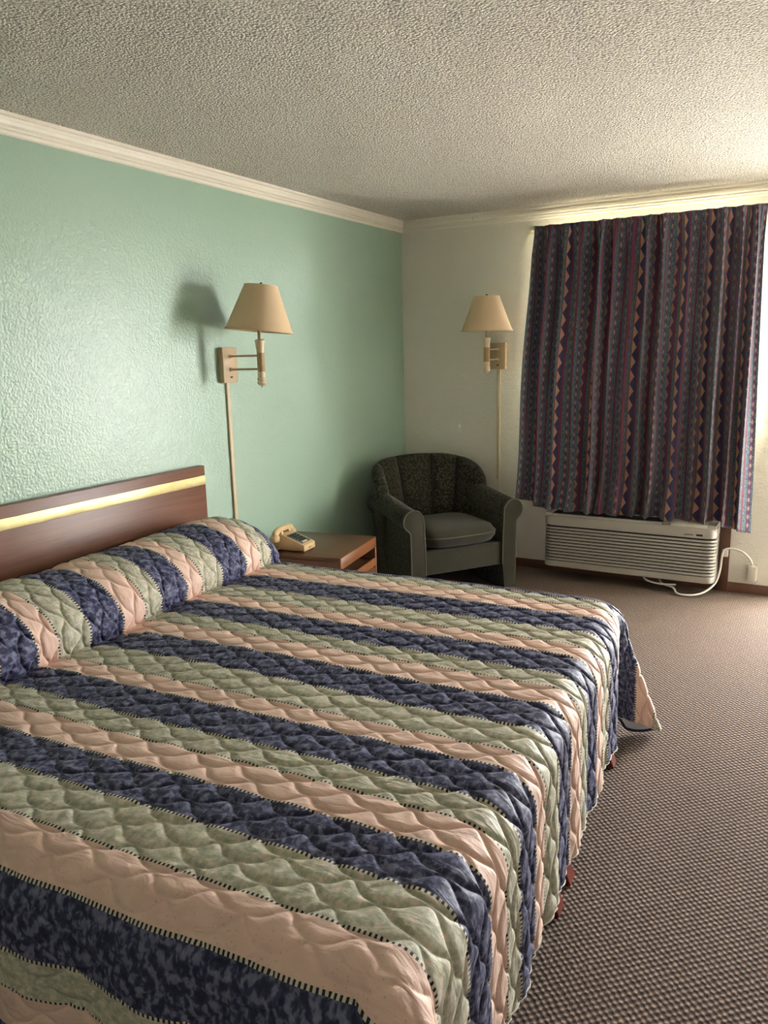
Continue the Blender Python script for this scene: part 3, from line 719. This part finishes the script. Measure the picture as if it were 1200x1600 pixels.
# irregular pleats
phase = 2*PI*13.5*(cu_u+.012*np.sin(2*PI*2.3*cu_u)+.008*np.sin(2*PI*5.1*cu_u+1))
amp = .044+.018*np.sin(2*PI*3.7*cu_u+.5)
ztop = 2.302
xt = CX0+.03+(CX1-.045-CX0-.03)*cu_u
xb = .935+(2.408-.935)*cu_u+.006*np.sin(2*PI*4*cu_u)
zb = np.interp(xb, [.93, 1.0, 1.12, 1.17, 1.4, 1.8, 2.15, 2.25, 2.30, 2.41], [.535, .50, .466, .465, .463, .463, .464, .461, .43, .412])+.004*np.sin(phase)
g = Vc**1.1
X = xt[:, None]*(1-g)+xb[:, None]*g
Z = ztop*(1-Vc)+zb[:, None]*Vc
pin = np.clip(Vc/.10, 0, 1)
A_ = amp[:, None]*(.35+.65*pin)*(1+.15*np.sin(6*Vc+4*Uc))
fold = np.sin(phase[:, None]+.5*np.sin(3.1*Vc+7*Uc))
sharp = np.where(Vc < .085, np.sign(fold)*np.abs(fold)**2.2, fold)
Y = -.118-A_*sharp-.012*np.sin(2*PI*6.2*Uc+2*Vc)*pin
X = X+.007*np.sin(9*Vc)*(1-Uc)+.012*pin*np.cos(phase[:, None]+.8*np.sin(2.4*Vc+5*Uc))
# bunching where the hem rests on the air conditioner
bt = np.clip((Vc-.86)/.14, 0, 1)
on = ((xb > 1.14) & (xb < 2.26)).astype(float); on = np.convolve(np.pad(on, 20, mode='edge'), np.ones(41)/41, 'valid')
Y = Y-on[:, None]*bt*(.035*np.sin(phase*1.0+1.3)[:, None]*.5+.030*np.sin(2*PI*9*Uc)*.6)-on[:, None]*bt**2*.035
X = X+on[:, None]*bt*.012*np.sin(2*PI*17*Uc+9*Vc)
Y = np.minimum(Y, -.040+.004*fold)
clothu = np.r_[0, np.cumsum(np.hypot(np.diff(X[:, 45]), np.diff(Y[:, 45])))]
uvc = np.stack([np.repeat(clothu[:, None], nr, 1)+.05, Z], -1)
Pc = np.stack([X, Y, Z], -1)-np.array(cu.location)
o = grid_mesh('drape', Pc, 'curtain', cu, uvc)
md = o.modifiers.new('thickness', 'SOLIDIFY'); md.thickness = .0016
ln = grid_mesh('lining', Pc[::3, ::2]+np.array([0, .007, 0]), 'curtain_lining', cu); ln['label'] = 'pale curtain lining'
# header tape: pinch-pleat hooks along the top
for k in range(14):
    i = min(nc-1, int((k+.5)/14*nc)); p = Pc[i, 2]
    tube('hook', [(p[0], p[1]+.012, p[2]-.03), (p[0], p[1]+.014, p[2]+.004), (p[0], p[1]+.022, p[2]+.008)], .0016, 'rod', cu, 6)
rd = thing('curtain_rod', 'cream traverse curtain rod fixed under the crown moulding', 'curtain rod', ((CX0+CX1)/2, 0, 2.30))
hx = (CX1-CX0)/2
bm = bmesh.new(); prism_bm(bm, [(-.066, -.012), (-.046, -.012), (-.046, .012), (-.066, .012), (-.066, .008), (-.050, .008), (-.050, -.008), (-.066, -.008)], -hx-.02, hx+.02, 'x'); bm_obj('track', bm, 'rod', rd)
for sx in (-1, 1):
    box('bracket', (sx*(hx+.012)-.010, sx*(hx+.012)+.010, -.068, -.001, -.016, .004), 'rod', rd, bev=.002)
    box('wall_tab', (sx*(hx+.030)-.022, sx*(hx+.030)+.022, -.006, -.0005, -.030, -.008), 'rod', rd, bev=.001)
# small hook left on the crown moulding
hk = tag(tube('cup_hook', smooth_path([(.572, -.037, H-.026), (.572, -.046, H-.026), (.572, -.050, H-.034), (.572, -.046, H-.046), (.572, -.040, H-.040)], 6), .0022, 'rod', None, 6), 'tiny metal hook screwed into the crown moulding left of the curtain', 'hook')
